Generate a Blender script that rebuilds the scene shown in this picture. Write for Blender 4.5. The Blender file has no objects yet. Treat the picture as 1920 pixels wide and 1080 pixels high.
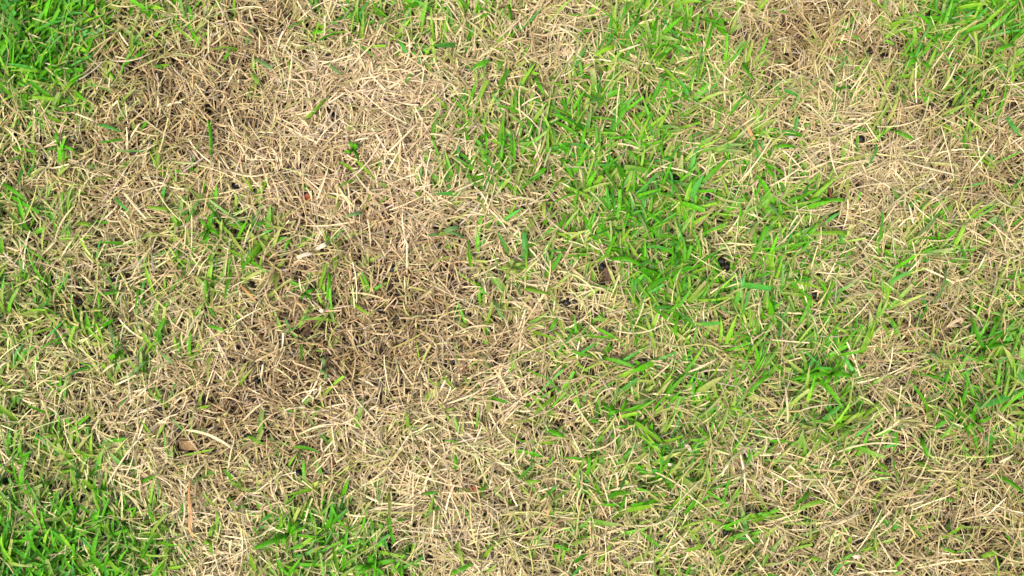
import bpy, math
import numpy as np
from mathutils import Vector

scene = bpy.context.scene
col = scene.collection
rng = np.random.RandomState(20240)

# ------------------------------------------------------------------ camera
PHOTO_W, PHOTO_H = 1920, 1080
MM = 0.00047                      # metres of lawn per photo pixel
HFOV = math.radians(56)
CANOPY = 0.016                    # mean height of the blades seen
TILT = math.radians(5)
DIST = (PHOTO_W * MM / 2) / math.tan(HFOV / 2)
cam_data = bpy.data.cameras.new('camera')
cam_data.sensor_width = 36
cam_data.lens = 18 / math.tan(HFOV / 2)
cam_data.clip_start = 0.01
cam_data.clip_end = 1000
cam = bpy.data.objects.new('camera', cam_data)
col.objects.link(cam)
cam.location = (0, -DIST * math.sin(TILT), CANOPY + DIST * math.cos(TILT))
cam.rotation_euler = (TILT, 0, 0)
scene.camera = cam

# ------------------------------------------------------------------ light
SUN_ELEV, SUN_AZ = math.radians(62), math.radians(215)   # azimuth from +y, clockwise
world = bpy.data.worlds.new('World')
scene.world = world
world.use_nodes = True
nt = world.node_tree
nt.nodes.clear()
sky = nt.nodes.new('ShaderNodeTexSky')
sky.sky_type = 'NISHITA'
sky.sun_disc = False
sky.sun_elevation = SUN_ELEV
sky.sun_rotation = SUN_AZ
sky.air_density = 1.0
sky.dust_density = 6.0
sky.ozone_density = 0.6
bg = nt.nodes.new('ShaderNodeBackground')
bg.inputs['Strength'].default_value = 0.09
out = nt.nodes.new('ShaderNodeOutputWorld')
nt.links.new(sky.outputs[0], bg.inputs['Color'])
nt.links.new(bg.outputs[0], out.inputs['Surface'])
sun_data = bpy.data.lights.new('sun', 'SUN')
sun_data.energy = 1.5
sun_data.angle = math.radians(12)
sun_data.color = (1.0, 0.95, 0.87)
sun = bpy.data.objects.new('sun', sun_data)
col.objects.link(sun)
d = Vector((math.sin(SUN_AZ) * math.cos(SUN_ELEV), math.cos(SUN_AZ) * math.cos(SUN_ELEV), math.sin(SUN_ELEV)))
sun.rotation_euler = d.to_track_quat('Z', 'Y').to_euler()
sun.location = (-1, -1, 3)
vs = scene.view_settings
vs.view_transform = 'Standard'
vs.look = 'None'
vs.gamma = 1
vs.use_curve_mapping = False
vs.exposure = 1.15

# ------------------------------------------------------------------ helpers
ct, st = math.cos(TILT), math.sin(TILT)
FPX = (PHOTO_W / 2) / math.tan(HFOV / 2)


def pix(px, py, z=CANOPY):
    """photo pixel -> point on the horizontal level z"""
    px = np.asarray(px, float); py = np.asarray(py, float)
    cx = (px - PHOTO_W / 2) / FPX
    cy = (PHOTO_H / 2 - py) / FPX
    dx, dy, dz = cx, cy * ct + st, cy * st - ct
    t = (z - cam.location.z) / dz
    return cam.location.x + dx * t, cam.location.y + dy * t


def unpix(x, y, z=CANOPY):
    """point -> photo pixel"""
    vx, vy, vz = x - cam.location.x, y - cam.location.y, z - cam.location.z
    cy = vy * ct + vz * st
    cz = -vy * st + vz * ct
    return PHOTO_W / 2 + FPX * vx / -cz, PHOTO_H / 2 - FPX * cy / -cz


def value_noise(x, y, scale, seed):
    r = np.random.RandomState(seed)
    n = 64
    g = r.rand(n, n)
    u = (np.asarray(x) / scale) % n; v = (np.asarray(y) / scale) % n
    i = np.floor(u).astype(int); j = np.floor(v).astype(int)
    fu = u - i; fv = v - j
    fu = fu * fu * (3 - 2 * fu); fv = fv * fv * (3 - 2 * fv)
    i0, j0, i1, j1 = i % n, j % n, (i + 1) % n, (j + 1) % n
    return (g[i0, j0] * (1 - fu) + g[i1, j0] * fu) * (1 - fv) + (g[i0, j1] * (1 - fu) + g[i1, j1] * fu) * fv


def bilinear(grid, px, py, cw, ch):
    h, w = grid.shape
    u = np.clip(px / cw - 0.5, 0, w - 1.001); v = np.clip(py / ch - 0.5, 0, h - 1.001)
    i = u.astype(int); j = v.astype(int); fu = u - i; fv = v - j
    return (grid[j, i] * (1 - fu) + grid[j, i + 1] * fu) * (1 - fv) + (grid[j + 1, i] * (1 - fu) + grid[j + 1, i + 1] * fu) * fv


# how much living grass grows where (0 dead .. 9 lush), 80 x 90 pixel cells of lawn
GREEN = np.array([[int(c) for c in row] for row in (
    '986541146644135653112577',
    '873112111134345653243545',
    '443111111124667644323133',
    '332212112145667545431112',
    '543256211133357767642433',
    '434445232213356877534432',
    '655553232113244666554336',
    '434431121111343456562247',
    '531121121222335565774355',
    '453332322222335644354334',
    '664312243322345544343333',
    '997622676512343434343344')], float)
# how bleached the dead grass is (0 brown .. 9 cream), 160 x 180 pixel cells
PALE = np.array([[int(c) for c in row] for row in (
    '444676655454',
    '545677556765',
    '555556666775',
    '665325655654',
    '674577666654',
    '678778666654')], float)
# gaps where dark soil shows: x, y, radius in photo pixels, strength
GAPS = [(290, 165, 38, .6), (270, 205, 35, .5), (500, 35, 30, .4), (740, 520, 60, .45), (850, 500, 40, .45), (860, 525, 22, .7),
        (620, 640, 60, .4), (700, 650, 60, .35), (360, 765, 45, .4), (560, 850, 30, .75), (450, 770, 40, .4), (905, 1025, 26, .8), (930, 1010, 20, .7),
        (1460, 870, 22, .6), (1510, 1010, 22, .6), (1700, 860, 50, .5), (1770, 850, 40, .5), (1820, 170, 40, .55),
        (1790, 150, 22, .7), (1355, 493, 17, .95), (1505, 20, 30, .7), (75, 435, 24, .6), (95, 540, 26, .6),
        (1135, 505, 20, .9), (1300, 560, 26, .5), (1500, 620, 30, .35), (1740, 975, 40, .5), (1850, 960, 40, .45), (1650, 940, 40, .4),
        (760, 830, 30, .5), (1000, 860, 24, .5), (1610, 345, 22, .7), (1560, 402, 20, .6), (1690, 200, 24, .4),
        (400, 190, 34, .4), (330, 215, 34, .35), (210, 265, 26, .4), (560, 330, 26, .4), (690, 440, 22, .6), (545, 700, 30, .4),
        (1880, 690, 40, .4), (1040, 1060, 24, .5), (1180, 545, 20, .4), (1830, 490, 40, .45), (1890, 330, 40, .4), (600, 560, 30, .45)]
# hollows of short rotting brown straw: x, y, radius, strength
BROWNED = [(730, 560, 150, .30), (640, 660, 120, .25), (280, 190, 110, .28), (400, 780, 100, .3), (590, 400, 90, .2), (500, 60, 80, .25), (1780, 170, 90, .25),
           (1500, 60, 90, .2), (540, 850, 70, .25), (800, 480, 90, .2), (440, 240, 90, .15), (560, 600, 90, .2)]
PELLETS = [(473, 226, 6.5), (567, 100, 5), (617, 103, 5), (627, 218, 6), (250, 287, 6), (442, 347, 5.5), (80, 261, 6), (825, 72, 6), (1268, 333, 6.5),
           (1740, 27, 6), (1633, 97, 6), (1792, 145, 6.5), (1781, 193, 6), (1615, 260, 6.5), (1659, 258, 6), (1610, 350, 5.5), (147, 565, 7), (210, 520, 6),
           (470, 533, 6), (1128, 501, 6.5), (1260, 434, 5.5), (1062, 567, 6.5), (1077, 565, 6.5), (849, 679, 6.5), (927, 677, 5.5), (988, 680, 5.5),
           (1097, 690, 6), (1328, 367, 6), (1351, 410, 6), (1568, 402, 6.5), (1352, 490, 7), (1363, 499, 6.5), (1528, 553, 6), (1663, 681, 6),
           (300, 768, 7.5), (10, 902, 7), (125, 933, 6), (295, 1037, 6), (70, 1022, 6.5), (147, 1053, 6.5), (392, 992, 6), (560, 887, 7), (550, 868, 6.5),
           (480, 713, 6), (710, 745, 6), (902, 863, 6), (805, 1048, 7), (1092, 933, 6), (1667, 863, 6), (1360, 997, 6), (1610, 1015, 5.5), (43, 55, 6),
           (735, 505, 6), (75, 434, 6.5), (336, 808, 6), (460, 815, 6)]


def green_at(px, py):
    g = bilinear(GREEN, px, py, 80, 90) / 9
    g = g * (1 - .14 * np.clip((620 - px) / 250, 0, 1) * np.clip((py - 150) / 80, 0, 1) * np.clip((960 - py) / 80, 0, 1))
    g = g * (1 - .25 * np.clip((px - 1350) / 150, 0, 1) * np.clip((py - 800) / 80, 0, 1))
    return np.clip((g - .04) * (1 + .8 * (value_noise(px + 5000, py + 5000, 38, 3) - .5)), 0, 1)


def pale_at(px, py):
    b = np.zeros_like(px)
    for gx, gy, r, k in BROWNED:
        b = np.maximum(b, .55 * k * np.exp(-((px - gx) ** 2 + (py - gy) ** 2) / (r * r)))
    return np.clip(bilinear(PALE, px, py, 160, 180) / 9 - b + .35 * (value_noise(px + 5000, py + 5000, 60, 4) - .5), 0, 1)


def gap_at(px, py):
    s = np.zeros_like(px)
    for gx, gy, r, k in GAPS:
        s = np.maximum(s, .8 * k * np.exp(-((px - gx) ** 2 + (py - gy) ** 2) / (r * r)))
    for gx, gy, r in PELLETS:
        s = np.maximum(s, .8 * np.exp(-((px - gx) ** 2 + (py - gy) ** 2) / 10 ** 2))
    n = value_noise(px + 5000, py + 5000, 26, 7)
    return np.clip(np.maximum(s, np.clip((n - .66) * 2.0, 0, .55)), 0, 1)


def rightness(px):
    """the stalks grow longer, finer and sparser towards one side of the lawn"""
    return np.clip((px - 1250) / 450, 0, 1)


def soil_height(x, y):
    x = np.asarray(x, float); y = np.asarray(y, float)
    return (value_noise(x + 9, y + 9, .11, 11) - .5) * .007 + (value_noise(x + 9, y + 9, .021, 12) - .5) * .0035


def sweep(root, az, length, width, elev, bend, curl, twist, K=5, cross=2, fold=.3, tip=.25, cut=None, base=.55, rs=rng):
    """many blades at once; returns vertices (N,K,cross,3)"""
    N = len(az)
    t = np.linspace(0, 1, K)
    e = elev[:, None] - bend[:, None] * t[None] ** 1.3
    a = az[:, None] + curl[:, None] * t[None]
    step = length[:, None] / (K - 1)
    tx, ty, tz = np.cos(e) * np.cos(a), np.cos(e) * np.sin(a), np.sin(e)
    P = np.zeros((N, K, 3))
    mid = lambda q: (q[:, :-1] + q[:, 1:]) / 2
    P[:, 1:, 0] = np.cumsum(mid(tx) * step, 1); P[:, 1:, 1] = np.cumsum(mid(ty) * step, 1); P[:, 1:, 2] = np.cumsum(mid(tz) * step, 1)
    P += root[:, None, :]
    floor = soil_height(P[..., 0], P[..., 1]) + .0012
    P[..., 2] = np.maximum(P[..., 2], floor)
    side = np.stack([-np.sin(a), np.cos(a), np.zeros_like(a)], -1)
    up = np.cross(np.stack([tx, ty, tz], -1), side)
    tw = twist[:, None] * (0.35 + .65 * t[None])
    s = side * np.cos(tw)[..., None] + up * np.sin(tw)[..., None]
    n = -side * np.sin(tw)[..., None] + up * np.cos(tw)[..., None]
    prof = np.interp(t, [0, .25, .6, .85, 1], [base, .95, 1, .72, tip])
    W = width[:, None] * prof[None] * .5
    if cut is not None:
        prof2 = np.interp(t, [0, .25, 1], [base, 1, .85])
        W = np.where(cut[:, None], width[:, None] * prof2[None] * .5, W)
    L = P - s * W[..., None]; R = P + s * W[..., None]
    if cross == 2:
        return np.stack([L, R], 2)
    k = (fold * W)[..., None] * n
    return np.stack([L + k, P - k * .6, R + k], 2)


def ribbon_faces(N, K, cross):
    f = []
    for k in range(K - 1):
        for c in range(cross - 1):
            f.append((k * cross + c, k * cross + c + 1, (k + 1) * cross + c + 1, (k + 1) * cross + c))
    f = np.array(f)
    return (f[None] + (np.arange(N) * K * cross)[:, None, None]).reshape(-1, 4)


def make_mesh(name, verts, faces, colours=None, smooth=True):
    me = bpy.data.meshes.new(name)
    v = verts.reshape(-1, 3).astype(np.float32)
    me.vertices.add(len(v)); me.vertices.foreach_set('co', v.ravel())
    fl = faces.astype(np.int32)
    me.loops.add(fl.size); me.loops.foreach_set('vertex_index', fl.ravel())
    me.polygons.add(len(fl))
    me.polygons.foreach_set('loop_start', (np.arange(len(fl)) * fl.shape[1]).astype(np.int32))
    if colours is not None:
        ca = me.attributes.new('tint', 'FLOAT_COLOR', 'POINT')
        c = np.ones((len(v), 4), np.float32); c[:, :3] = colours.reshape(-1, 3)
        ca.data.foreach_set('color', c.ravel())
    me.update(calc_edges=True)
    if smooth:
        me.polygons.foreach_set('use_smooth', np.ones(len(fl), bool))
    return me


def link(name, me, mat, parent=None, label=None, cat=None, group=None, kind=None):
    o = bpy.data.objects.new(name, me)
    if me is not None and mat is not None and not me.materials:
        me.materials.append(mat)
    col.objects.link(o)
    if parent: o.parent = parent
    if label: o['label'] = label
    if cat: o['category'] = cat
    if group: o['group'] = group
    if kind: o['kind'] = kind
    return o


# ------------------------------------------------------------------ materials
def blade_material(name, rough, translucent, spec):
    m = bpy.data.materials.new(name); m.use_nodes = True
    t = m.node_tree; t.nodes.clear()
    at = t.nodes.new('ShaderNodeAttribute'); at.attribute_name = 'tint'
    tc = t.nodes.new('ShaderNodeTexCoord')
    no = t.nodes.new('ShaderNodeTexNoise'); no.inputs['Scale'].default_value = 420; no.inputs['Detail'].default_value = 3
    mr = t.nodes.new('ShaderNodeMapRange'); mr.inputs['From Min'].default_value = .3; mr.inputs['From Max'].default_value = .7
    mr.inputs['To Min'].default_value = .78; mr.inputs['To Max'].default_value = 1.18
    mx = t.nodes.new('ShaderNodeVectorMath'); mx.operation = 'SCALE'
    p = t.nodes.new('ShaderNodeBsdfPrincipled')
    p.inputs['Roughness'].default_value = rough; p.inputs['Specular IOR Level'].default_value = spec
    tr = t.nodes.new('ShaderNodeBsdfTranslucent')
    mi = t.nodes.new('ShaderNodeMixShader'); mi.inputs[0].default_value = translucent
    bu = t.nodes.new('ShaderNodeBump'); bu.inputs['Strength'].default_value = .25; bu.inputs['Distance'].default_value = .0006
    o = t.nodes.new('ShaderNodeOutputMaterial'); L = t.links.new
    L(tc.outputs['Object'], no.inputs['Vector']); L(no.outputs[0], mr.inputs['Value'])
    L(at.outputs['Color'], mx.inputs[0]); L(mr.outputs[0], mx.inputs['Scale'])
    L(mx.outputs[0], p.inputs['Base Color']); L(mx.outputs[0], tr.inputs['Color'])
    L(no.outputs[0], bu.inputs['Height']); L(bu.outputs[0], p.inputs['Normal'])
    L(p.outputs[0], mi.inputs[1]); L(tr.outputs[0], mi.inputs[2]); L(mi.outputs[0], o.inputs['Surface'])
    return m


M_STRAW = blade_material('dead_straw', .6, .12, .3)
M_GREEN = blade_material('green_blade', .45, .36, .3)


def soil_material():
    m = bpy.data.materials.new('dark_soil'); m.use_nodes = True
    t = m.node_tree; p = t.nodes['Principled BSDF']; L = t.links.new
    tc = t.nodes.new('ShaderNodeTexCoord')
    n1 = t.nodes.new('ShaderNodeTexNoise'); n1.inputs['Scale'].default_value = 160; n1.inputs['Detail'].default_value = 8
    r1 = t.nodes.new('ShaderNodeValToRGB')
    r1.color_ramp.elements[0].position = .35; r1.color_ramp.elements[0].color = (.012, .009, .007, 1)
    r1.color_ramp.elements[1].position = .7; r1.color_ramp.elements[1].color = (.060, .042, .028, 1)
    # beyond the reach of built blades the sheet carries the colour of far turf
    n2 = t.nodes.new('ShaderNodeTexNoise'); n2.inputs['Scale'].default_value = 3; n2.inputs['Detail'].default_value = 10; n2.inputs['Roughness'].default_value = .75
    r2 = t.nodes.new('ShaderNodeValToRGB')
    r2.color_ramp.elements[0].position = .42; r2.color_ramp.elements[0].color = (.07, .16, .02, 1)
    r2.color_ramp.elements[1].position = .58; r2.color_ramp.elements[1].color = (.30, .22, .11, 1)
    ln = t.nodes.new('ShaderNodeVectorMath'); ln.operation = 'LENGTH'
    mr = t.nodes.new('ShaderNodeMapRange'); mr.inputs['From Min'].default_value = 3.0; mr.inputs['From Max'].default_value = 3.6
    mx = t.nodes.new('ShaderNodeMix'); mx.data_type = 'RGBA'
    L(tc.outputs['Object'], n1.inputs['Vector']); L(tc.outputs['Object'], n2.inputs['Vector']); L(tc.outputs['Object'], ln.inputs[0])
    L(n1.outputs[0], r1.inputs[0]); L(n2.outputs[0], r2.inputs[0]); L(ln.outputs['Value'], mr.inputs['Value'])
    L(mr.outputs[0], mx.inputs['Factor']); L(r1.outputs[0], mx.inputs['A']); L(r2.outputs[0], mx.inputs['B'])
    L(mx.outputs['Result'], p.inputs['Base Color']); p.inputs['Roughness'].default_value = .95
    p.inputs['Specular IOR Level'].default_value = .15
    bu = t.nodes.new('ShaderNodeBump'); bu.inputs['Strength'].default_value = .8; bu.inputs['Distance'].default_value = .002
    L(n1.outputs[0], bu.inputs['Height']); L(bu.outputs[0], p.inputs['Normal'])
    return m


def plain(name, c, rough, spec=.4, scale=600, amount=.4, bump=.3):
    m = bpy.data.materials.new(name); m.use_nodes = True
    t = m.node_tree; p = t.nodes['Principled BSDF']; L = t.links.new
    tc = t.nodes.new('ShaderNodeTexCoord')
    n = t.nodes.new('ShaderNodeTexNoise'); n.inputs['Scale'].default_value = scale; n.inputs['Detail'].default_value = 5
    r = t.nodes.new('ShaderNodeValToRGB')
    r.color_ramp.elements[0].position = .3; r.color_ramp.elements[0].color = tuple(v * (1 - amount) for v in c) + (1,)
    r.color_ramp.elements[1].position = .7; r.color_ramp.elements[1].color = tuple(min(1, v * (1 + amount)) for v in c) + (1,)
    bu = t.nodes.new('ShaderNodeBump'); bu.inputs['Strength'].default_value = bump; bu.inputs['Distance'].default_value = .0005
    L(tc.outputs['Object'], n.inputs['Vector']); L(n.outputs[0], r.inputs[0]); L(r.outputs[0], p.inputs['Base Color'])
    L(n.outputs[0], bu.inputs['Height']); L(bu.outputs[0], p.inputs['Normal'])
    p.inputs['Roughness'].default_value = rough; p.inputs['Specular IOR Level'].default_value = spec
    return m


M_SOIL = soil_material()
M_PELLET = plain('black_pellet', (.012, .012, .013), .38, .5, 900, .4, .5)

# ------------------------------------------------------------------ the ground sheet
fine = np.arange(-.9, .9001, .009)
far = .9 * 1.28 ** np.arange(1, 25)
axis = np.concatenate([-far[::-1], fine, far])
gx, gy = np.meshgrid(axis, axis)
gz = np.where(np.maximum(abs(gx), abs(gy)) < 4, soil_height(gx, gy), 0)
n = len(axis)
i, j = np.meshgrid(np.arange(n - 1), np.arange(n - 1))
q = (j * n + i).ravel()
link('ground', make_mesh('ground', np.stack([gx, gy, gz], -1), np.stack([q, q + 1, q + n + 1, q + n], 1)), M_SOIL,
     label='dark brown soil under the patchy lawn', kind='structure')

# ------------------------------------------------------------------ blades as stuff
TAN = np.array([.51, .388, .19]); CREAM = np.array([.755, .625, .37]); BROWN = np.array([.30, .21, .09])
GREY = np.array([.47, .39, .27]); OLIVE = np.array([.36, .385, .085]); PALEGREEN = np.array([.45, .53, .19]); DUFF = np.array([.085, .055, .030])
ORANGE = np.array([.62, .36, .15])
VIVID = np.array([.102, .40, .008]); LIME = np.array([.22, .44, .025]); BLUEGREEN = np.array([.075, .34, .045]); DEEP = np.array([.05, .26, .004]); YELLOWING = np.array([.35, .42, .09])


def pick(base, options, probs, rs):
    k = rs.rand(len(base)); c = base.copy(); acc = np.zeros(len(base))
    for o, p in zip(options, probs):
        sel = (k >= acc) & (k < acc + p); c[sel] = o; acc = acc + p
    return c


def straw_batch(X, Y, rs, layer, mapped=True, px=None, py=None):
    """dead blades rooted at X, Y. layer 0: decayed duff, 1: standing and leaning, 2: loose on top"""
    N = len(X)
    if px is None: px, py = unpix(X, Y)
    g, pl, gap = green_at(px, py), pale_at(px, py), gap_at(px, py)
    flow = value_noise(X + 7, Y + 7, .07, 21) * 4 * math.pi + value_noise(X + 7, Y + 7, .026, 22) * 2 * math.pi
    az = np.where(rs.rand(N) < .55, flow + rs.randn(N) * .55, rs.rand(N) * 2 * math.pi)
    z0 = soil_height(X, Y)
    if layer == 0:
        L = rs.uniform(.010, .026, N); W = rs.uniform(.0011, .0026, N)
        el = rs.uniform(-.1, .35, N); be = rs.uniform(0, .5, N); z = z0 + rs.uniform(.001, .006, N)
        c = DUFF * rs.uniform(.5, 1.7, (N, 1)); c = c * (1 + rs.uniform(-.12, .12, (N, 3)))
    else:
        if layer == 1:
            L = rs.uniform(.013, .034, N) * (.62 + .58 * pl); el = rs.uniform(.1, 1.0, N) + .25 * (1 - pl); be = rs.uniform(.1, 1.3, N)
            z = z0 + rs.uniform(.000, .009, N) - gap * .003
            W = rs.uniform(.0006, .0016, N)
        elif layer == 3:
            L = rs.uniform(.003, .010, N); el = rs.uniform(-.3, .4, N); be = rs.uniform(-.2, .5, N)
            z = z0 + rs.uniform(.004, .014, N) - gap * .004; W = rs.uniform(.0004, .0013, N)
        else:
            L = rs.gamma(5, .0050, N) * (.68 + .5 * pl); el = rs.uniform(-.22, .28, N); be = rs.uniform(-.2, .5, N)
            z = z0 + rs.uniform(.008, .021, N) - gap * .006
            W = rs.uniform(.0006, .0015, N)
        L = np.minimum(L * (1 + .28 * rightness(px)), .05); W = W * (1 - .14 * rightness(px))
        u = np.clip(pl + rs.randn(N) * .24, 0, 1)[:, None]
        c = np.where(u < .5, BROWN + (TAN - BROWN) * (u / .5), TAN + (CREAM - TAN) * ((u - .5) / .5))
        c = np.where((rs.rand(N) < .07)[:, None], GREY, c)
        c = np.where((rs.rand(N) < .05)[:, None], CREAM * 1.08, c)
        ol = rs.rand(N) < np.clip(.05 + .95 * g + .2 * np.clip((300 - px) / 200, 0, 1), 0, .75)
        mixk = rs.uniform(.25, 1, (N, 1))
        c = np.where(ol[:, None], c * (1 - mixk) + np.where(rs.rand(N, 1) < .65, OLIVE, PALEGREEN) * mixk, c)
        pk = np.exp(-((px - 720) / 330) ** 2 - ((py - 380) / 400) ** 2)[:, None]
        c = c * (1 + pk * np.array([.02, -.02, .05]))
        c = c * rs.uniform(.6, 1.22, (N, 1)) * (1 + rs.uniform(-.05, .05, (N, 3)))
    curl = rs.randn(N) * .5; tw = rs.randn(N) * .6
    root = np.stack([X, Y, z], -1)
    root[:, 0] -= np.cos(az) * L * .5; root[:, 1] -= np.sin(az) * L * .5
    V = sweep(root, az, L, W, el, be, curl, tw, 5, 2, tip=.3, cut=rs.rand(N) < .45, base=.75, rs=rs)
    C = np.repeat(np.clip(c, 0, .9)[:, None, None, :], 5, 1)
    along = (1 + rs.uniform(-.16, .16, (N, 1, 1, 1)) * np.linspace(-1, 1, 5)[None, :, None, None])
    C = np.repeat(C * along, 2, 2)
    return V, C, gap


def green_shoots(X, Y, rs, per=3):
    """living shoots: a few blades fanning from one crown"""
    N = len(X) * per
    X = np.repeat(X, per); Y = np.repeat(Y, per)
    shoot_az = np.repeat(rs.rand(N // per) * 2 * math.pi, per)
    shoot_h = np.repeat(rs.uniform(0, 1, N // per), per)
    px, py = unpix(X, Y); g = green_at(px, py)
    flow = .5 + value_noise(X + 3, Y + 3, .09, 31) * 1.3
    az = shoot_az + np.tile(np.arange(per), N // per) * math.pi + rs.randn(N) * .6
    az = np.where(rs.rand(N) < .45, flow + rs.randn(N) * .4, az)
    L = rs.uniform(.015, .040, N) * (.85 + .3 * g); W = rs.gamma(6, .00036, N) + .0003
    el = rs.uniform(.25, 1.15, N); be = rs.uniform(.2, 1.3, N)
    z = soil_height(X, Y) + .003 + .008 * shoot_h
    root = np.stack([X + rs.randn(N) * .0015, Y + rs.randn(N) * .0015, z], -1)
    V = sweep(root, az, L, W, el, be, rs.randn(N) * .3, rs.randn(N) * .45, 5, 3, fold=.28, tip=.12, cut=rs.rand(N) < .3, base=.6, rs=rs)
    tone = np.repeat(rs.rand(N // per), per)[:, None]
    c = np.tile(VIVID, (N, 1))
    c = pick(c, [LIME, BLUEGREEN, DEEP, YELLOWING], [.36 - .2 * g, .12, .02 + .22 * g, np.clip(.30 - .34 * g, 0, 1)], rs)
    c = c * (.85 + .4 * tone) * rs.uniform(.8, 1.2, (N, 1))
    C = np.repeat(c[:, None, None, :], 5, 1)
    t = np.linspace(0, 1, 5)[None, :, None, None]
    dry = np.where(rs.rand(N) < .6 - .45 * g, rs.uniform(.3, 1, N), 0)[:, None, None, None]
    C = C * (1 - .45 * (1 - t) ** 2) + LIME * .45 * (1 - t) ** 2
    C = C * (1 - dry * t ** 2) + np.array([.5, .41, .2]) * dry * t ** 2
    C = np.repeat(C, 3, 2)
    return V, C


HX, HY = .75, .5
fx0, fy0 = pix(0, 1080); fx1, fy1 = pix(1920, 0)


def scatter(nper_m2, rs, margin_factor=.6, hx=HX, hy=HY):
    N = int(nper_m2 * 4 * hx * hy)
    X = rs.uniform(-hx, hx, N); Y = rs.uniform(-hy, hy, N)
    inside = (abs(X) < .49) & (abs(Y) < .29)
    keep = inside | (rs.rand(N) < margin_factor)
    return X[keep], Y[keep]


def thin(X, Y, prob, rs):
    k = rs.rand(len(X)) < prob
    return X[k], Y[k]


X, Y = scatter(55000, rng); V0, C0, _ = straw_batch(X, Y, rng, 0)
X, Y = scatter(92000, rng); px_, py_ = unpix(X, Y)
X, Y = thin(X, Y, (1 - .75 * gap_at(px_, py_)) * (1 - .42 * green_at(px_, py_)) * (1 - .12 * rightness(px_)), rng); V1, C1, _ = straw_batch(X, Y, rng, 1)
X, Y = scatter(52000, rng); px_, py_ = unpix(X, Y)
X, Y = thin(X, Y, (1 - .95 * gap_at(px_, py_)) * (1 - .9 * green_at(px_, py_)) * (1 - .22 * rightness(px_)) * (.45 + .75 * pale_at(px_, py_)), rng); V2, C2, _ = straw_batch(X, Y, rng, 2)
X, Y = scatter(24000, rng, .3); VF, CF, _ = straw_batch(X, Y, rng, 3)
X, Y = scatter(29000, rng); px_, py_ = unpix(X, Y)
g_ = green_at(px_, py_)
X, Y = thin(X, Y, np.clip(1.12 * g_ ** 1.75 + .8 * np.clip(g_ - .72, 0, 1), 0, 1) * (1 - .6 * gap_at(px_, py_)), rng); VG, CG = green_shoots(X, Y, rng)

# keep the pellets and leaf scraps clear of most blades lying over them
SCRAPS = [(342, 836, 11), (357, 838, 10), (575, 369, 10), (885, 918, 6), (1137, 512, 9), (1141, 521, 8), (1555, 362, 7)]
def clear_over(V, C, rs, ids=None):
    keep = np.ones(len(V), bool)
    mid = V.mean(2)
    sx, sy = unpix(mid[..., 0], mid[..., 1], mid[..., 2])
    for a, b, r in PELLETS + SCRAPS:
        r = r * .85
        lines = [(sx, sy), ((sx[:, 1:] + sx[:, :-1]) / 2, (sy[:, 1:] + sy[:, :-1]) / 2)]
        hit = np.zeros(len(V), bool)
        for u, v in lines: hit |= (((u - a) ** 2 + (v - b) ** 2) < r * r).any(1)
        keep &= ~(hit & (rs.rand(len(V)) < .82))
    return (V[keep], C[keep]) if ids is None else (V[keep], C[keep], ids[keep])


V1, C1 = clear_over(V1, C1, rng); V2, C2 = clear_over(V2, C2, rng); VG, CG, IG = clear_over(VG, CG, rng, np.repeat(np.arange(len(VG) // 3), 3))


def seen_area(V):
    """photo pixels each blade covers, seen from the camera; 0 outside the frame"""
    x, y = unpix(V[..., 0], V[..., 1], V[..., 2])
    c = x.shape[2] - 1
    w = np.hypot(x[:, :, c] - x[:, :, 0], y[:, :, c] - y[:, :, 0]).mean(1)
    l = np.hypot(x[:, -1, 0] - x[:, 0, 0], y[:, -1, 0] - y[:, 0, 0])
    inside = ((x > 5) & (x < 1915) & (y > 5) & (y < 1075)).all((1, 2))
    return w * l * inside * (V[..., 2].max((1, 2)) > .014)


# the green shoots and the straws that show largest stand as things of their own
area = seen_area(VG)
per_shoot = np.bincount(IG, area)
big_shoots = np.argsort(-per_shoot)[:170]
lift_g = np.isin(IG, big_shoots)
SHOOTS = [(VG[IG == k], CG[IG == k]) for k in big_shoots]
VG, CG = VG[~lift_g], CG[~lift_g]
big_straw = np.argsort(-seen_area(V2))[:220]
LOOSE = [(V2[k:k + 1], C2[k:k + 1]) for k in big_straw]
keep2 = np.ones(len(V2), bool); keep2[big_straw] = False
V2, C2 = V2[keep2], C2[keep2]
link('decayed_straw', make_mesh('decayed_straw', V0, ribbon_faces(len(V0), 5, 2), C0), M_STRAW,
     label='dark brown decayed straw bedded on the soil', cat='thatch', kind='stuff')
VF, CF = clear_over(VF, CF, rng)
VS = np.concatenate([V1, V2, VF]); CS = np.concatenate([C1, C2, CF])
link('dead_grass', make_mesh('dead_grass', VS, ribbon_faces(len(VS), 5, 2), CS), M_STRAW,
     label='tangled mat of tan and cream dead grass', cat='dead grass', kind='stuff')
link('green_grass', make_mesh('green_grass', VG, ribbon_faces(len(VG), 5, 3), CG), M_GREEN,
     label='living green grass growing in patches through the straw', cat='grass', kind='stuff')

# how high the blades stand, for laying things on them
CELL = .004
hw, hh = int(2 * HX / CELL), int(2 * HY / CELL)
top = np.zeros((hw, hh))
for V in (V0, V1, V2):
    p = V.reshape(-1, 3)
    a = np.clip(((p[:, 0] + HX) / CELL).astype(int), 0, hw - 1); b = np.clip(((p[:, 1] + HY) / CELL).astype(int), 0, hh - 1)
    np.maximum.at(top, (a, b), p[:, 2])


def rest(x, y):
    a = np.clip(((x + HX) / CELL).astype(int), 1, hw - 2); b = np.clip(((y + HY) / CELL).astype(int), 1, hh - 2)
    return (top[a, b] * 2 + top[a - 1, b] + top[a + 1, b] + top[a, b - 1] + top[a, b + 1]) / 6


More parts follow.
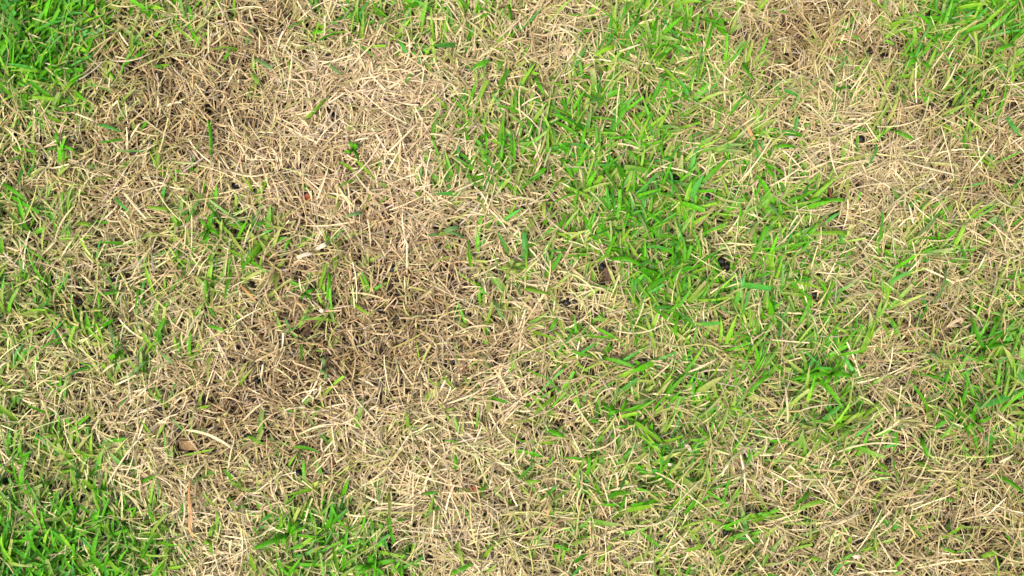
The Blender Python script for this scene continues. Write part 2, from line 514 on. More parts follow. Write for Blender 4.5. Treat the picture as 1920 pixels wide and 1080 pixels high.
# ------------------------------------------------------------------ the turf outside the frame
rt = np.random.RandomState(5)
T = .25
def tile_points(n): return rt.uniform(-T, T, n), rt.uniform(-T, T, n)
parts = []
for lay, nn in ((0, 7000), (1, 11000), (2, 5000)):
    X, Y = tile_points(nn); parts.append(straw_batch(X, Y, rt, lay, px=960 + X / MM, py=540 - Y / MM)[:2])
Vt = np.concatenate([p[0] for p in parts]); Ct = np.concatenate([p[1] for p in parts])
X, Y = tile_points(6000); X, Y = thin(X, Y, np.clip(value_noise(X + 2, Y + 2, .12, 41) * 1.6 - .5, .02, .8), rt)
Vg, Cg = green_shoots(X, Y, rt)


def turf_field(name, V, C, cross, mat, label, cat):
    tile = make_mesh(name + '_tile', V, ribbon_faces(len(V), 5, cross), C); tile.materials.append(mat)
    # the built centre is 1.5 m x 1.0 m: rows are shifted half a tile so that they butt against it
    pts = [(a * .5, (b + .5) * .5, 0) for a in range(-6, 7) for b in range(-6, 6) if not (abs(a) <= 1 and b in (-1, 0))]
    me = bpy.data.meshes.new(name); me.from_pydata(pts, [], [])
    r = np.random.RandomState(9)
    at = me.attributes.new('turn', 'FLOAT', 'POINT'); at.data.foreach_set('value', (r.randint(0, 4, len(pts)) * math.pi / 2).astype(np.float32))
    o = link(name, me, None, label=label, cat=cat, kind='stuff')
    first = bpy.data.objects.new(name + '_source', tile)
    ng = bpy.data.node_groups.new(name, 'GeometryNodeTree')
    ng.interface.new_socket('Geometry', in_out='INPUT', socket_type='NodeSocketGeometry')
    ng.interface.new_socket('Geometry', in_out='OUTPUT', socket_type='NodeSocketGeometry')
    gi = ng.nodes.new('NodeGroupInput'); go = ng.nodes.new('NodeGroupOutput')
    oi = ng.nodes.new('GeometryNodeObjectInfo'); oi.inputs['Object'].default_value = first
    ip = ng.nodes.new('GeometryNodeInstanceOnPoints')
    na = ng.nodes.new('GeometryNodeInputNamedAttribute'); na.data_type = 'FLOAT'; na.inputs['Name'].default_value = 'turn'
    cx = ng.nodes.new('ShaderNodeCombineXYZ'); L = ng.links.new
    L(gi.outputs[0], ip.inputs['Points']); L(oi.outputs['Geometry'], ip.inputs['Instance'])
    L(na.outputs[0], cx.inputs['Z']); L(cx.outputs[0], ip.inputs['Rotation']); L(ip.outputs[0], go.inputs[0])
    md = o.modifiers.new('tiles', 'NODES'); md.node_group = ng
    return o


turf_field('surrounding_dead_grass', Vt, Ct, 2, M_STRAW, 'dead straw of the lawn around the patchy area', 'dead grass')
turf_field('surrounding_green_grass', Vg, Cg, 3, M_GREEN, 'green grass of the lawn around the patchy area', 'grass')

# ------------------------------------------------------------------ single things
def smooth_path(pts, n):
    pts = np.array(pts, float)
    if len(pts) == 2: pts = np.array([pts[0], (pts[0] + pts[1]) / 2 + (pts[1] - pts[0])[::-1] * [.03, -.03], pts[1]])
    s = np.concatenate([[0], np.cumsum(np.hypot(*(np.diff(pts, axis=0).T)))]); s /= s[-1]
    t = np.linspace(0, 1, n)
    if len(pts) > 4: return np.stack([np.interp(t, s, pts[:, a]) for a in (0, 1)], 1)
    k = min(len(pts) - 1, 3)
    return np.stack([np.polyval(np.polyfit(s, pts[:, a], k), t) for a in (0, 1)], 1)


def single_blade(name, mat, path, width, c0, c1, label, cat, group=None, rs=rng, n=9, lift=.002, tip=.12, cut=False, arch=.002, fold=.3, parent=None, base=.55, sink=.008):
    """one blade along photo pixels, root first, laid on the blades under it, with thickness"""
    p = smooth_path(path, n)
    t = np.linspace(0, 1, n)
    x, y = pix(p[:, 0], p[:, 1])
    z = rest(x, y)
    z = np.convolve(np.pad(z, 2, 'edge'), np.ones(5) / 5, 'valid')
    z = np.maximum(z, z.mean()) + lift + arch * np.sin(t * math.pi) - sink * (1 - t) ** 3
    x, y = pix(p[:, 0], p[:, 1], z)
    P = np.stack([x, y, z], 1)
    T_ = np.gradient(P, axis=0); T_ /= np.linalg.norm(T_, axis=1)[:, None]
    side = np.cross([0, 0, 1], T_); side /= np.linalg.norm(side, axis=1)[:, None]
    up = np.cross(T_, side)
    tw = rs.randn() * .3 + rs.randn() * .35 * t
    s = side * np.cos(tw)[:, None] + up * np.sin(tw)[:, None]; u = -side * np.sin(tw)[:, None] + up * np.cos(tw)[:, None]
    prof = np.interp(t, [0, .2, .55, .85, 1], [base, .92, 1, .7, tip]) if not cut else np.interp(t, [0, .2, .9, 1], [base, .95, 1, .93])
    W = (width * .82 * MM * .5 * prof)[:, None]; k = fold * W * u; th = u * .00022
    o0 = P[n // 2].copy()
    ring = np.stack([P - s * W + k, P - k * .5, P + s * W + k, P + s * W + k - th, P - k * .5 - th, P - s * W + k - th], 1) - o0
    f = []
    for a in range(n - 1):
        for b in range(6):
            f.append((a * 6 + b, a * 6 + (b + 1) % 6, (a + 1) * 6 + (b + 1) % 6, (a + 1) * 6 + b))
    e = (n - 1) * 6
    f += [(0, 5, 4, 1), (1, 4, 3, 2), (e, e + 1, e + 4, e + 5), (e + 1, e + 2, e + 3, e + 4)]
    C = np.asarray(c0)[None] * (1 - t[:, None]) + np.asarray(c1)[None] * t[:, None]
    C = C * (1 + rs.uniform(-.12, .12, (n, 1)))
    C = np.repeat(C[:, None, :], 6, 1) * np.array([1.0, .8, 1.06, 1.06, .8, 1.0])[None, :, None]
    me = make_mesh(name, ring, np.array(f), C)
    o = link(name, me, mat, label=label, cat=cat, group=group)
    o.location = o0
    return o

LANDMARKS = [(a, b, 'a black pellet') for a, b, _ in PELLETS] + [(a, b, 'a dark bare gap') for a, b, r, k in GAPS if k >= .5]
LANDMARKS += [(356, 950, 'the long orange withered straw'), (350, 836, 'the torn brown leaf scrap'), (575, 369, 'the rust red leaf scrap'), (1139, 515, 'the dark bark chip'),
              (600, 462, 'a white papery husk'), (572, 479, 'a white papery husk'), (1413, 255, 'the pale orange withered straw'), (827, 437, 'a grey green tuft'), (1560, 700, 'a dense vivid tuft'),
              (541, 1000, 'a star shaped green tuft'), (1162, 772, 'a spreading green tuft'), (1875, 745, 'the broad blue green clipping'), (1624, 640, 'a broad square cut clipping'),
              (1175, 490, 'a long arching blade'), (1212, 806, 'a long arching blade')]
LM = np.array([(a, b) for a, b, _ in LANDMARKS])


def beside(px, py, reach):
    dist = np.hypot(LM[:, 0] - px, LM[:, 1] - py)
    k = int(dist.argmin())
    return LANDMARKS[k][2] if dist[k] < reach else None


TINT = {'v': (VIVID, VIVID * 1.1), 'l': (LIME, LIME * .95), 'b': (BLUEGREEN * 1.2, BLUEGREEN), 'd': (DEEP * 1.3, VIVID * .8),
        'p': (np.array([.25, .36, .12]), np.array([.14, .36, .09])), 'y': (np.array([.40, .42, .14]), LIME)}
# living blades that stand out one by one: path in photo pixels from root to tip, width in pixels, tint, cut tip
ON_STRAW = [
    ([(395, 293), (395, 258), (392, 226)], 8, 'v', 1), ([(573, 224), (592, 205), (613, 182)], 9, 'l', 0), ([(475, 107), (492, 118), (514, 130)], 8, 'p', 0),
    ([(417, 117), (424, 106), (434, 92)], 9, 'v', 0), ([(360, 44), (358, 27), (354, 8)], 8, 'v', 0), ([(180, 233), (203, 238), (228, 248)], 7, 'b', 0),
    ([(22, 277), (45, 280), (72, 287)], 7, 'v', 0), ([(468, 133), (478, 146), (486, 158)], 8, 'l', 1), ([(610, 114), (625, 128), (642, 141)], 7, 'p', 0),
    ([(13, 365), (42, 380), (74, 401)], 10, 'v', 0), ([(213, 369), (226, 382), (243, 399)], 7, 'b', 0), ([(614, 564), (616, 540), (618, 512)], 9, 'v', 1),
    ([(288, 640), (299, 618), (311, 592)], 10, 'v', 0), ([(238, 708), (256, 693), (275, 676)], 7, 'p', 0), ([(293, 650), (308, 668), (327, 683)], 7, 'p', 0),
    ([(207, 603), (211, 634), (217, 664)], 7, 'p', 0), ([(386, 609), (402, 614), (421, 619)], 7, 'v', 0), ([(327, 390), (312, 391), (274, 387)], 8, 'l', 0),
    ([(143, 420), (155, 419), (169, 423)], 8, 'l', 1), ([(175, 552), (195, 551), (226, 545)], 7, 'd', 0), ([(892, 528), (901, 540), (913, 554)], 8, 'v', 0),
    ([(1031, 624), (1037, 611), (1044, 596)], 9, 'v', 0), ([(1127, 670), (1160, 677), (1201, 694)], 9, 'v', 0), ([(976, 540), (1000, 545), (1031, 552)], 8, 'l', 0),
    ([(924, 559), (934, 580), (946, 601)], 7, 'p', 0), ([(1613, 664), (1624, 640), (1636, 612)], 14, 'l', 1), ([(1510, 440), (1546, 437), (1588, 437)], 9, 'l', 1),
    ([(1716, 446), (1739, 425), (1763, 400)], 9, 'p', 0), ([(1770, 448), (1783, 438), (1796, 426)], 10, 'v', 0), ([(1440, 377), (1449, 389), (1460, 404)], 10, 'p', 0),
    ([(1670, 243), (1690, 251), (1714, 262)], 10, 'v', 0), ([(1886, 216), (1897, 233), (1911, 254)], 9, 'b', 0), ([(1387, 113), (1399, 131), (1414, 151)], 9, 'v', 0),
    ([(1303, 354), (1331, 328), (1364, 296)], 10, 'v', 0), ([(1433, 300), (1442, 318), (1454, 338)], 9, 'v', 0), ([(1440, 284), (1464, 274), (1494, 277)], 9, 'v', 0),
    ([(203, 828), (219, 825), (238, 822)], 9, 'v', 0), ([(295, 893), (297, 912), (298, 934)], 6, 'p', 0), ([(143, 924), (139, 900), (132, 876)], 9, 'l', 0),
    ([(462, 817), (478, 824), (497, 833)], 10, 'v', 0), ([(264, 902), (274, 900), (292, 890)], 8, 'v', 0), ([(1020, 803), (1037, 810), (1058, 820)], 10, 'v', 0),
    ([(853, 880), (855, 866), (853, 852)], 9, 'v', 0), ([(765, 802), (764, 788), (760, 773)], 8, 'l', 1), ([(840, 1078), (862, 1069), (888, 1056)], 10, 'v', 0),
    ([(1033, 1020), (1050, 1026), (1071, 1032)], 10, 'v', 0), ([(978, 903), (995, 903), (1014, 901)], 8, 'l', 0), ([(1102, 898), (1104, 877), (1107, 853)], 8, 'v', 0),
    ([(1913, 727), (1880, 747), (1830, 763)], 14, 'b', 0), ([(1727, 820), (1733, 837), (1740, 858)], 9, 'v', 1), ([(1643, 866), (1652, 872), (1664, 881)], 10, 'l', 1),
    ([(1716, 863), (1732, 872), (1750, 880)], 9, 'l', 0), ([(1680, 803), (1679, 824), (1676, 847)], 8, 'v', 0), ([(1587, 1030), (1592, 1016), (1597, 1002)], 9, 'l', 0),
    ([(1280, 968), (1293, 952), (1308, 932)], 12, 'v', 0), ([(1513, 1045), (1528, 1048), (1544, 1051)], 9, 'l', 0), ([(1838, 1044), (1853, 1040), (1871, 1034)], 10, 'l', 1),
    ([(1280, 1034), (1302, 1028), (1325, 1019)], 10, 'l', 0), ([(1867, 890), (1890, 902), (1919, 924)], 10, 'v', 0), ([(953, 6), (956, 22), (958, 38)], 8, 'v', 1),
    ([(1003, 143), (1010, 158), (1021, 177)], 9, 'v', 0), ([(882, 132), (898, 123), (918, 113)], 14, 'v', 0), ([(996, 337), (1011, 326), (1025, 314)], 12, 'v', 0),
    ([(922, 175), (934, 172), (948, 168)], 9, 'v', 1), ([(917, 745), (934, 750), (953, 755)], 8, 'v', 0), ([(790, 927), (806, 925), (823, 922)], 7, 'd', 0),
    ([(1540, 374), (1562, 375), (1584, 375)], 8, 'v', 1), ([(1773, 497), (1767, 540), (1745, 575)], 7, 'p', 0), ([(1866, 398), (1875, 415), (1883, 434)], 7, 'p', 0),
    ([(640, 408), (660, 403), (679, 399)], 7, 'p', 1), ([(1490, 960), (1520, 945), (1552, 938)], 10, 'l', 0), ([(1736, 660), (1748, 665), (1762, 671)], 8, 'p', 0)]
ARCHED = [([(1135, 490), (1175, 486), (1208, 503)], 10, 'v', 0), ([(1173, 780), (1212, 806), (1250, 837)], 11, 'l', 0), ([(541, 1000), (503, 1018), (473, 1030)], 12, 'v', 0),
          ([(1400, 745), (1420, 720), (1452, 700)], 9, 'v', 0), ([(1397, 972), (1408, 966), (1424, 973)], 9, 'l', 0), ([(0, 342), (22, 355), (48, 376)], 9, 'v', 0), ([(8, 945), (0, 960), (12, 990)], 8, 'v', 0),
          ([(1855, 110), (1880, 90), (1905, 84)], 10, 'v', 0)]
for path, w, k, cut in ON_STRAW:
    wide = w >= 10
    near = beside(path[1][0], path[1][1], 60)
    gg = float(bilinear(GREEN, np.array([float(path[1][0])]), np.array([float(path[1][1])]), 80, 90)[0])
    where = ('beside ' + near) if near else ('over green grass' if gg > 4.5 else ('over mixed turf' if gg > 2.5 else 'alone over dead straw'))
    lab = {'v': 'bright green', 'l': 'yellow green', 'b': 'deep blue green', 'd': 'dark green', 'p': 'faded grey green', 'y': 'yellowing'}[k]
    single_blade('grass_clipping', M_GREEN, path, w, *TINT[k],
                 f'{"broad" if wide else "slender"} {lab} grass blade{" with square cut tip" if cut else ""} lying {where}', 'grass clipping',
                 f'{"broad" if wide else "slender"} {lab} blades{" with cut tips" if cut else ""} on the straw', cut=bool(cut), tip=.15)
for path, w, k, cut in ARCHED:
    single_blade('arching_shoot', M_GREEN, path, w, *TINT[k], 'long arching ' + ('yellow green' if k == 'l' else 'bright green') + ' grass blade bowed over the turf', 'grass shoot',
                 'long arching ' + ('yellow green' if k == 'l' else 'bright green') + ' blades', arch=.007, tip=.1)


def stem(parent, height, r=.0011):
    """pale sheath from the soil up to the crown, in the parent's frame"""
    n = 6; V = []; lean = rng.randn(2) * .0015
    for k, f in enumerate((0, .35, .7, 1)):
        for a in range(n):
            q = 2 * math.pi * a / n; rr = r * (1.15 - .4 * f)
            V.append((math.cos(q) * rr + lean[0] * (1 - f), math.sin(q) * rr + lean[1] * (1 - f), -height * (1 - f) + .0015))
    F = [(k * n + a, k * n + (a + 1) % n, (k + 1) * n + (a + 1) % n, (k + 1) * n + a) for k in range(3) for a in range(n)]
    C = np.tile(np.array([.42, .44, .17]), (len(V), 1))
    return link('stem', make_mesh('stem', np.array(V), np.array(F), C), M_GREEN, parent=parent)


# small plants of a few blades from one crown
def tuft(centre, tips, k, label, w=9):
    x, y = pix(*centre)
    e = link('grass_tuft', None, None, label=label, cat='grass tuft')
    e.location = (float(x), float(y), float(rest(np.array([x]), np.array([y]))[0]) - .008)
    for tp in tips:
        m = ((centre[0] + tp[0]) / 2 + rng.randn() * 2, (centre[1] + tp[1]) / 2 + rng.randn() * 2)
        b = single_blade('leaf_blade', M_GREEN, [centre, m, tp], w * rng.uniform(.85, 1.15), *TINT[k], None, None, sink=.006, arch=.004)
        b.location = b.location - e.location
        b.parent = e
    stem(e, e.location.z + .001)
    return e


tuft((827, 437), [(862, 424), (870, 447), (800, 440)], 'p', 'small grey green tuft with three splayed blades alone in tan straw')
tuft((541, 1000), [(602, 1007), (575, 985), (545, 970), (530, 1022), (560, 975)], 'v', 'star shaped bright green tuft beside the broad arching blade', 8)
tuft((1162, 772), [(1128, 757), (1222, 750), (1140, 778), (1175, 745)], 'v', 'spreading green tuft at the root of a long yellow green arching blade', 9)
tuft((663, 280), [(645, 283), (672, 302), (672, 268), (655, 265)], 'v', 'short bright green tuft standing in pale straw near an uneven brown hollow', 9)
tuft((395, 1010), [(400, 985), (380, 1022), (398, 1040)], 'l', 'low yellow green tuft beside the long orange withered blade', 9)
tuft((700, 1060), [(655, 1062), (742, 1050), (690, 1040), (720, 1075), (668, 1078)], 'v', 'bushy bright green tuft in the straw by a thick green clump', 10)
tuft((110, 270), [(105, 245), (140, 283), (85, 282), (120, 300)], 'v', 'bright green tuft beside a black pellet in yellowing grass', 8)
tuft((1845, 655), [(1880, 620), (1870, 600), (1820, 590), (1902, 640), (1830, 680)], 'd', 'dark green tuft with long spread blades beside a curled brown husk', 10)
tuft((1560, 700), [(1500, 715), (1530, 690), (1580, 670), (1600, 705), (1545, 722), (1480, 712)], 'v', 'dense vivid green tuft fanning out sideways in a mixed patch', 11)
tuft((1830, 790), [(1812, 805), (1845, 812), (1860, 780), (1815, 770)], 'v', 'bright green tuft at the end of a broad blue green blade', 10)
tuft((962, 498), [(935, 503), (985, 492), (958, 482), (975, 510)], 'y', 'yellowing flat tuft spread in tan straw', 8)
tuft((570, 548), [(585, 565), (562, 560), (590, 540)], 'd', 'dark green tuft sunk in a hollow among brown straw', 8)
tuft((390, 430), [(375, 410), (385, 460), (412, 440), (370, 450), (400, 398)], 'v', 'bright green tuft of upright blades rooted in pale mixed straw', 9)
tuft((1725, 110), [(1730, 80), (1695, 125), (1745, 130), (1700, 100)], 'v', 'vivid green tuft rooted at the edge of a lush green patch by dark soil', 10)
tuft((610, 690), [(606, 668), (612, 712), (600, 700)], 'p', 'thin faded tuft in dark brown short straw', 7)
tuft((1845, 185), [(1832, 195), (1858, 175), (1840, 165)], 'v', 'little bright green tuft beside a dark bare gap with pellets', 9)
tuft((835, 770), [(820, 758), (855, 765), (842, 790)], 'y', 'tiny yellowing tuft in long cream straw', 6)

# long bleached stalks that lie on top
STALKS = [
    [(243, 197), (283, 233), (324, 261)], [(207, 113), (250, 112), (287, 97)], [(133, 210), (155, 218), (178, 228)], [(83, 117), (105, 124), (130, 129)], [(37, 34), (52, 57), (70, 80)],
    [(1160, 97), (1180, 90), (1204, 82)], [(853, 359), (880, 347), (908, 335)], [(720, 294), (752, 262), (784, 230)], [(1607, 7), (1620, 35), (1639, 67)], [(1590, 87), (1597, 62), (1603, 36)],
    [(1547, 113), (1556, 128), (1568, 144)], [(1480, 320), (1484, 293), (1500, 273)], [(80, 477), (95, 462), (110, 447)], [(987, 380), (1004, 414), (1020, 450)], [(1067, 530), (1100, 535), (1137, 543)],
    [(1150, 618), (1215, 621), (1247, 605)], [(832, 620), (845, 612), (858, 605)], [(1327, 553), (1350, 538), (1374, 522)], [(1833, 507), (1842, 490), (1850, 473)], [(1880, 490), (1900, 482), (1920, 474)],
    [(88, 1040), (115, 1037), (137, 1030)], [(837, 757), (868, 747), (902, 732)], [(1140, 921), (1165, 915), (1197, 909)], [(1190, 985), (1230, 983), (1267, 963)], [(945, 790), (960, 775), (977, 757)],
    [(900, 940), (920, 950), (943, 967)], [(1472, 720), (1476, 757), (1477, 793)], [(1390, 987), (1400, 1003), (1414, 1021)], [(1676, 757), (1678, 775), (1678, 794)], [(1430, 855), (1437, 835), (1436, 815)],
    [(1570, 848), (1630, 832), (1707, 837)], [(1643, 1003), (1657, 1028), (1674, 1057)], [(1860, 768), (1882, 785), (1907, 801)], [(1873, 867), (1888, 860), (1902, 852)], [(1563, 984), (1590, 975), (1613, 962)],
    [(345, 920), (365, 890), (390, 862)], [(700, 365), (680, 345), (664, 320)], [(758, 745), (758, 730), (759, 712)], [(455, 790), (480, 765), (500, 750)], [(560, 815), (595, 800), (640, 795)], [(1000, 300), (1010, 280), (1014, 258)],
    [(1378, 225), (1408, 262), (1430, 290)], [(1440, 350), (1470, 335), (1505, 310)], [(1560, 320), (1600, 305), (1650, 300)], [(1595, 355), (1640, 345), (1690, 342)], [(1555, 250), (1560, 300), (1570, 330)],
    [(480, 300), (470, 330), (490, 350)], [(430, 320), (480, 330), (510, 322)], [(590, 275), (615, 240), (650, 215)], [(760, 120), (768, 80), (758, 50)], [(1765, 170), (1785, 140), (1795, 115)], [(190, 700), (220, 680), (262, 672)],
    [(1690, 300), (1760, 320), (1800, 330)], [(1850, 350), (1880, 380), (1915, 390)], [(1285, 700), (1310, 690), (1345, 672)], [(1500, 770), (1540, 760), (1580, 758)], [(330, 905), (345, 940), (342, 985)]]
for s in STALKS:
    c = CREAM * rng.uniform(.9, 1.12)
    q = np.array(s, float); arc = np.hypot(*np.diff(q, axis=0).T).sum(); chord = np.hypot(*(q[-1] - q[0]))
    form = ('bowed' if arc / chord > 1.03 else ('slightly curved' if arc / chord > 1.004 else 'straight')) + (' very long' if chord > 85 else (' long' if chord > 50 else ' short'))
    near = beside(q[1, 0], q[1, 1], 70)
    gg = float(bilinear(GREEN, q[1:2, 0], q[1:2, 1], 80, 90)[0])
    where = 'beside ' + near if near else ('across green grass' if gg > 4.5 else ('across mixed turf' if gg > 2.5 else 'across dead straw'))
    single_blade('straw_stalk', M_STRAW, s, rng.uniform(3.0, 5), c * .9, c, f'{form} bleached stalk lying on top {where}', 'straw stalk', f'bleached stalks {where}',
                 tip=.5, lift=.003, fold=.2, base=.8, sink=.004, arch=.003)
single_blade('straw_stalk', M_STRAW, [(345, 806), (398, 818), (436, 842)], 6, CREAM, CREAM * 1.1, 'bleached straw stalk with a swollen joint in a dark brown hollow', 'straw stalk', tip=.3, lift=.004)

# withered blades of their own colour
OR0, OR1 = np.array([.47, .24, .08]), np.array([.60, .36, .15])
single_blade('withered_straw', M_STRAW, [(363, 1008), (354, 990), (360, 968), (355, 945), (354, 920), (357, 898)], 7, OR1, OR0, 'long kinked orange withered blade lying in cream straw', 'withered straw', n=15, lift=.005, tip=.5, sink=.001)
single_blade('withered_straw', M_STRAW, [(1398, 222), (1403, 240), (1414, 262), (1430, 284)], 8, ORANGE, ORANGE * .9, 'pale orange withered blade among green and tan grass', 'withered straw', n=11, lift=.004, tip=.5)
single_blade('withered_straw', M_STRAW, [(448, 532), (462, 546), (480, 566)], 6, OR0, ORANGE, 'thin orange withered sliver pointing at brown straw', 'withered straw', lift=.004, tip=.4)
single_blade('withered_straw', M_STRAW, [(1040, 925), (1033, 945), (1025, 970)], 7, ORANGE, OR1, 'short orange withered blade between cream straw and green grass', 'withered straw', lift=.004, tip=.4)
single_blade('withered_straw', M_STRAW, [(1549, 347), (1556, 360), (1558, 384)], 7, np.array([.25, .09, .05]), np.array([.30, .12, .06]), 'reddish brown withered sliver among long pale straw', 'withered straw', lift=.002, tip=.6)
single_blade('withered_straw', M_STRAW, [(866, 700), (870, 690), (864, 676)], 6, np.array([.22, .09, .08]), np.array([.30, .15, .11]), 'maroon withered blade beside a shiny black pellet', 'withered straw', lift=.001, tip=.5)


# scraps of fallen leaf
def scrap(name, outline, c, label, cat, lift, curlamt=.0012, thick=.0004, parent=None):
    o = np.array(outline, float); cen = o.mean(0)
    dense = []
    for a, b in zip(o, np.roll(o, -1, 0)):
        for k in range(3): dense.append(a + (b - a) * k / 3 + rng.randn(2) * .7)
    o = np.array(dense); n = len(o)
    x0, y0 = [float(v) for v in pix(*cen)]
    z0 = float(soil_height(x0, y0)) + lift
    rings = []
    for f in (1, .6, .25):
        q = cen + (o - cen) * f
        x, y = pix(q[:, 0], q[:, 1])
        r = (np.hypot(x - x0, y - y0) / .006) ** 2
        rings.append(np.stack([x - x0, y - y0, curlamt * r + rng.randn(n) * .00018 + (x - x0) * .12], 1))
    topv = np.concatenate(rings + [np.zeros((1, 3))]); bot = topv - [0, 0, thick]
    V = np.concatenate([topv, bot]); m = len(topv); F = []
    for r in range(2):
        for k in range(n):
            a, b = r * n + k, r * n + (k + 1) % n
            F.append((a, b, b + n, a + n)); F.append((a + m, a + n + m, b + n + m, b + m))
    me = bpy.data.meshes.new(name)
    F += [(2 * n + k, 2 * n + (k + 1) % n, 3 * n) for k in range(n)] + [(2 * n + (k + 1) % n + m, 2 * n + k + m, 3 * n + m) for k in range(n)]
    F += [(k, k + m, (k + 1) % n + m, (k + 1) % n) for k in range(n)]
    me.from_pydata(V.tolist(), [], F); me.update()
    ob = link(name, me, plain(name + '_mat', c, .7, .25, 500, .35, .4), label=label, cat=cat)
    ob.location = (x0, y0, z0)
    return ob


scrap('leaf_scrap', [(333, 828), (350, 826), (366, 832), (367, 843), (348, 845), (334, 841)], (.24, .155, .07), 'flat torn brown leaf scrap in the dark brown hollow', 'leaf scrap', .014)
scrap('leaf_scrap', [(565, 372), (574, 361), (582, 364), (583, 371), (575, 377), (566, 378)], (.26, .065, .03), 'folded rust red leaf scrap under crossing straw', 'leaf scrap', .012)
scrap('leaf_scrap', [(880, 915), (888, 912), (892, 918), (887, 925), (881, 923)], (.30, .10, .05), 'tiny reddish leaf scrap in long cream straw', 'leaf scrap', .014)
scrap('bark_chip', [(1132, 503), (1142, 504), (1147, 520), (1144, 528), (1137, 527)], (.085, .048, .030), 'dark brown bark chip beside a shiny pellet in green grass', 'bark chip', .012)


def husk(pts, w, label, c=np.array([.66, .58, .44])):
    return single_blade('seed_husk', M_STRAW, pts, w, c, c * .95, label, 'husk', lift=.003, fold=.7, tip=.4, sink=.001)


husk([(612, 456), (601, 462), (592, 468)], 10, 'short white papery husk next to a forked white husk on tan straw')
husk([(556, 484), (570, 478), (588, 476)], 8, 'forked looking white papery husk lying on tan straw')
husk([(598, 580), (603, 582), (609, 581)], 8, 'tiny cream husk at the foot of an upright bright green blade')
husk([(1476, 257), (1484, 258), (1491, 257)], 7, 'small cream husk among pale green blades')
husk([(1283, 832), (1290, 838), (1296, 848)], 8, 'curled white husk in green and tan grass')
husk([(1780, 615), (1790, 602), (1804, 598), (1801, 607)], 8, 'curled brown husk bedded in flattened straw', np.array([.52, .40, .24]))
husk([(1615, 1045), (1608, 1043), (1600, 1046)], 8, 'blunt white husk lying in tangled straw')
husk([(1250, 870), (1258, 871), (1268, 872)], 7, 'short cream husk in thin green grass')


# black pellets
def pellet_mesh(seed):
    r = np.random.RandomState(seed)
    nu, nv = 14, 9
    V = [(0, 0, 1)] + [(math.sin(math.pi * a / nv) * math.cos(2 * math.pi * b / nu), math.sin(math.pi * a / nv) * math.sin(2 * math.pi * b / nu), math.cos(math.pi * a / nv))
                       for a in range(1, nv) for b in range(nu)] + [(0, 0, -1)]
    V = np.array(V)
    bump = sum(r.uniform(.02, .05) * np.sin(V @ r.randn(3) * r.uniform(2, 5) + r.rand() * 6) for _ in range(5))
    V = V * (1 + bump)[:, None] * r.uniform(.88, 1.1, 3)
    F = []
    for b in range(nu):
        F.append((0, 1 + b, 1 + (b + 1) % nu)); e = 1 + (nv - 2) * nu
        F.append((e + b, len(V) - 1, e + (b + 1) % nu))
    for a in range(nv - 2):
        for b in range(nu):
            p = 1 + a * nu
            F.append((p + b, p + nu + b, p + nu + (b + 1) % nu, p + (b + 1) % nu))
    me = bpy.data.meshes.new('pellet'); me.from_pydata(V.tolist(), [], F); me.update()
    me.polygons.foreach_set('use_smooth', np.ones(len(F), bool)); me.materials.append(M_PELLET)
    return me


kinds = [pellet_mesh(s) for s in range(6)]
SPECIAL = {(1128, 501): 'shiny black pellet at the end of the dark brown bark chip', (849, 679): 'shiny black pellet beside a maroon withered blade',
           (1352, 490): 'larger black pellet of the touching pair in a round bare hole', (1363, 499): 'smaller black pellet of the touching pair in a round bare hole',
           (300, 768): 'big black pellet at the rim of the dark brown hollow'}
for k, (a, b, r) in enumerate(PELLETS):
    x, y = [float(v) for v in pix(a, b, .009)]
    gg = float(bilinear(GREEN, np.array([float(a)]), np.array([float(b)]), 80, 90)[0])
    others = sorted((math.hypot(a - c[0], b - c[1]), c) for c in PELLETS if c[:2] != (a, b))
    where = 'in lush green grass' if gg > 5.5 else ('in mixed green and tan turf' if gg > 2.6 else ('in thin growth over straw' if gg > 1.6 else 'in dead straw'))
    size = 'larger' if r >= 6.5 else ('smallest' if r <= 5.5 else 'small')
    pair = ' close to another pellet' if others[0][0] < 60 else ''
    o = link('soil_pellet', kinds[k % 6], None, label=SPECIAL.get((a, b), f'{size} round black pellet sunk {where}{pair}'), cat='pellet', group=f'black pellets {where}')
    R = r * MM * 1.08
    R *= .95
    o.scale = (R, R * rng.uniform(.85, 1), R * rng.uniform(.85, 1)); o.rotation_euler = tuple(rng.rand(3) * 6.28)
    o.location = (x, y, float(soil_height(x, y)) + .006 + R * .6)



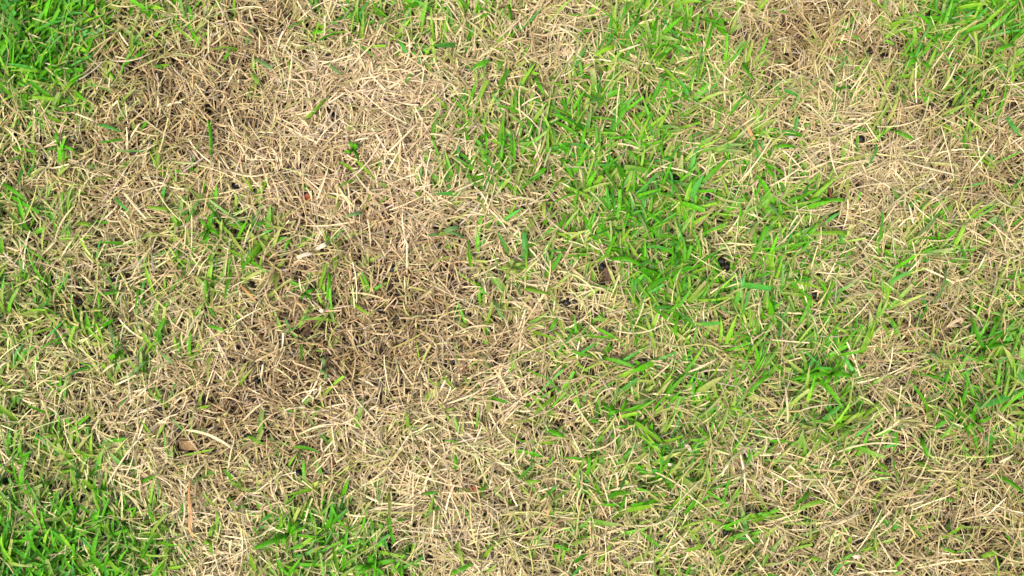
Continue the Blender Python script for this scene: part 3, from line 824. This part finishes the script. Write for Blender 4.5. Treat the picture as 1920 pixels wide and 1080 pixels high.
# the largest green shoots and loose straws
for V, C in SHOOTS:
    root = V[:, 0, 1].mean(0)
    px_, py_ = unpix(root[0:1], root[1:2], root[2:3])
    g = float(bilinear(GREEN, px_, py_, 80, 90)[0]) / 9
    where = 'in lush grass' if g > .6 else ('in mixed green and tan turf' if g > .35 else 'in mostly dead straw')
    near = beside(px_[0], py_[0], 48)
    if near: where = 'beside ' + near
    c = C[:, 2:].mean((0, 1, 2)); ratio = c[0] / c[1]
    tone = 'pale yellow green' if ratio > .62 else ('yellow green' if ratio > .45 else ('bright green' if c[1] > .33 else 'dark green'))
    tipc = C[:, -1].mean((0, 1)); dry = ' dry tipped' if tipc[0] > tipc[1] * .95 else ''
    reach = np.hypot(*(V[:, -1, 1, :2] - V[:, 0, 1, :2]).T).max() / MM
    width = np.linalg.norm(V[:, 2, 2] - V[:, 2, 0], axis=1).mean() / MM
    size = ('very long' if reach > 84 else ('long' if reach > 66 else 'short')) + (' broad' if width > 7.6 else ' slim')
    count = {1: 'one blade', 2: 'two blades', 3: 'three blades'}[len(V)]
    e = link('grass_shoot', None, None, label=f'{tone}{dry} {count.split()[0]}-bladed shoot, {size} leaves, {where}', cat='grass shoot', group='green shoots ' + where)
    e.location = root.tolist()
    for k in range(len(V)):
        link('leaf_blade', make_mesh('leaf_blade', V[k:k + 1] - root, ribbon_faces(1, 5, 3), C[k:k + 1]), M_GREEN, parent=e)
    stem(e, root[2] - float(soil_height(root[0], root[1])) + .0015)
for V, C in LOOSE:
    root = V[0, 2].mean(0)
    px_, py_ = unpix(root[0:1], root[1:2], root[2:3])
    m = C.mean((0, 1, 2))
    word = 'olive' if m[1] > m[0] * .93 else ('cream' if m[0] > .62 else ('tan' if m[0] > .44 else 'brown'))
    P = V[0].mean(1); chord = np.linalg.norm(P[-1] - P[0]); arc = np.linalg.norm(np.diff(P, axis=0), axis=1).sum()
    form = 'bowed' if arc / chord > 1.035 else ('slightly bent' if arc / chord > 1.008 else 'straight')
    wide = 'wide' if np.linalg.norm(V[0, 2, 1] - V[0, 2, 0]) / MM > 3.4 else 'thin'
    near = beside(px_[0], py_[0], 45)
    g = float(bilinear(GREEN, px_, py_, 80, 90)[0]) / 9
    where = 'beside ' + near if near else ('among green blades' if g > .4 else ('near thin green growth' if g > .2 else 'on the dead mat'))
    o = link('loose_straw', make_mesh('loose_straw', V - root, ribbon_faces(1, 5, 2), C), M_STRAW,
             label=f'{form} {wide} {word} straw lying loose {where}', cat='straw', group=f'loose {word} straws {where}')
    o.location = root.tolist()
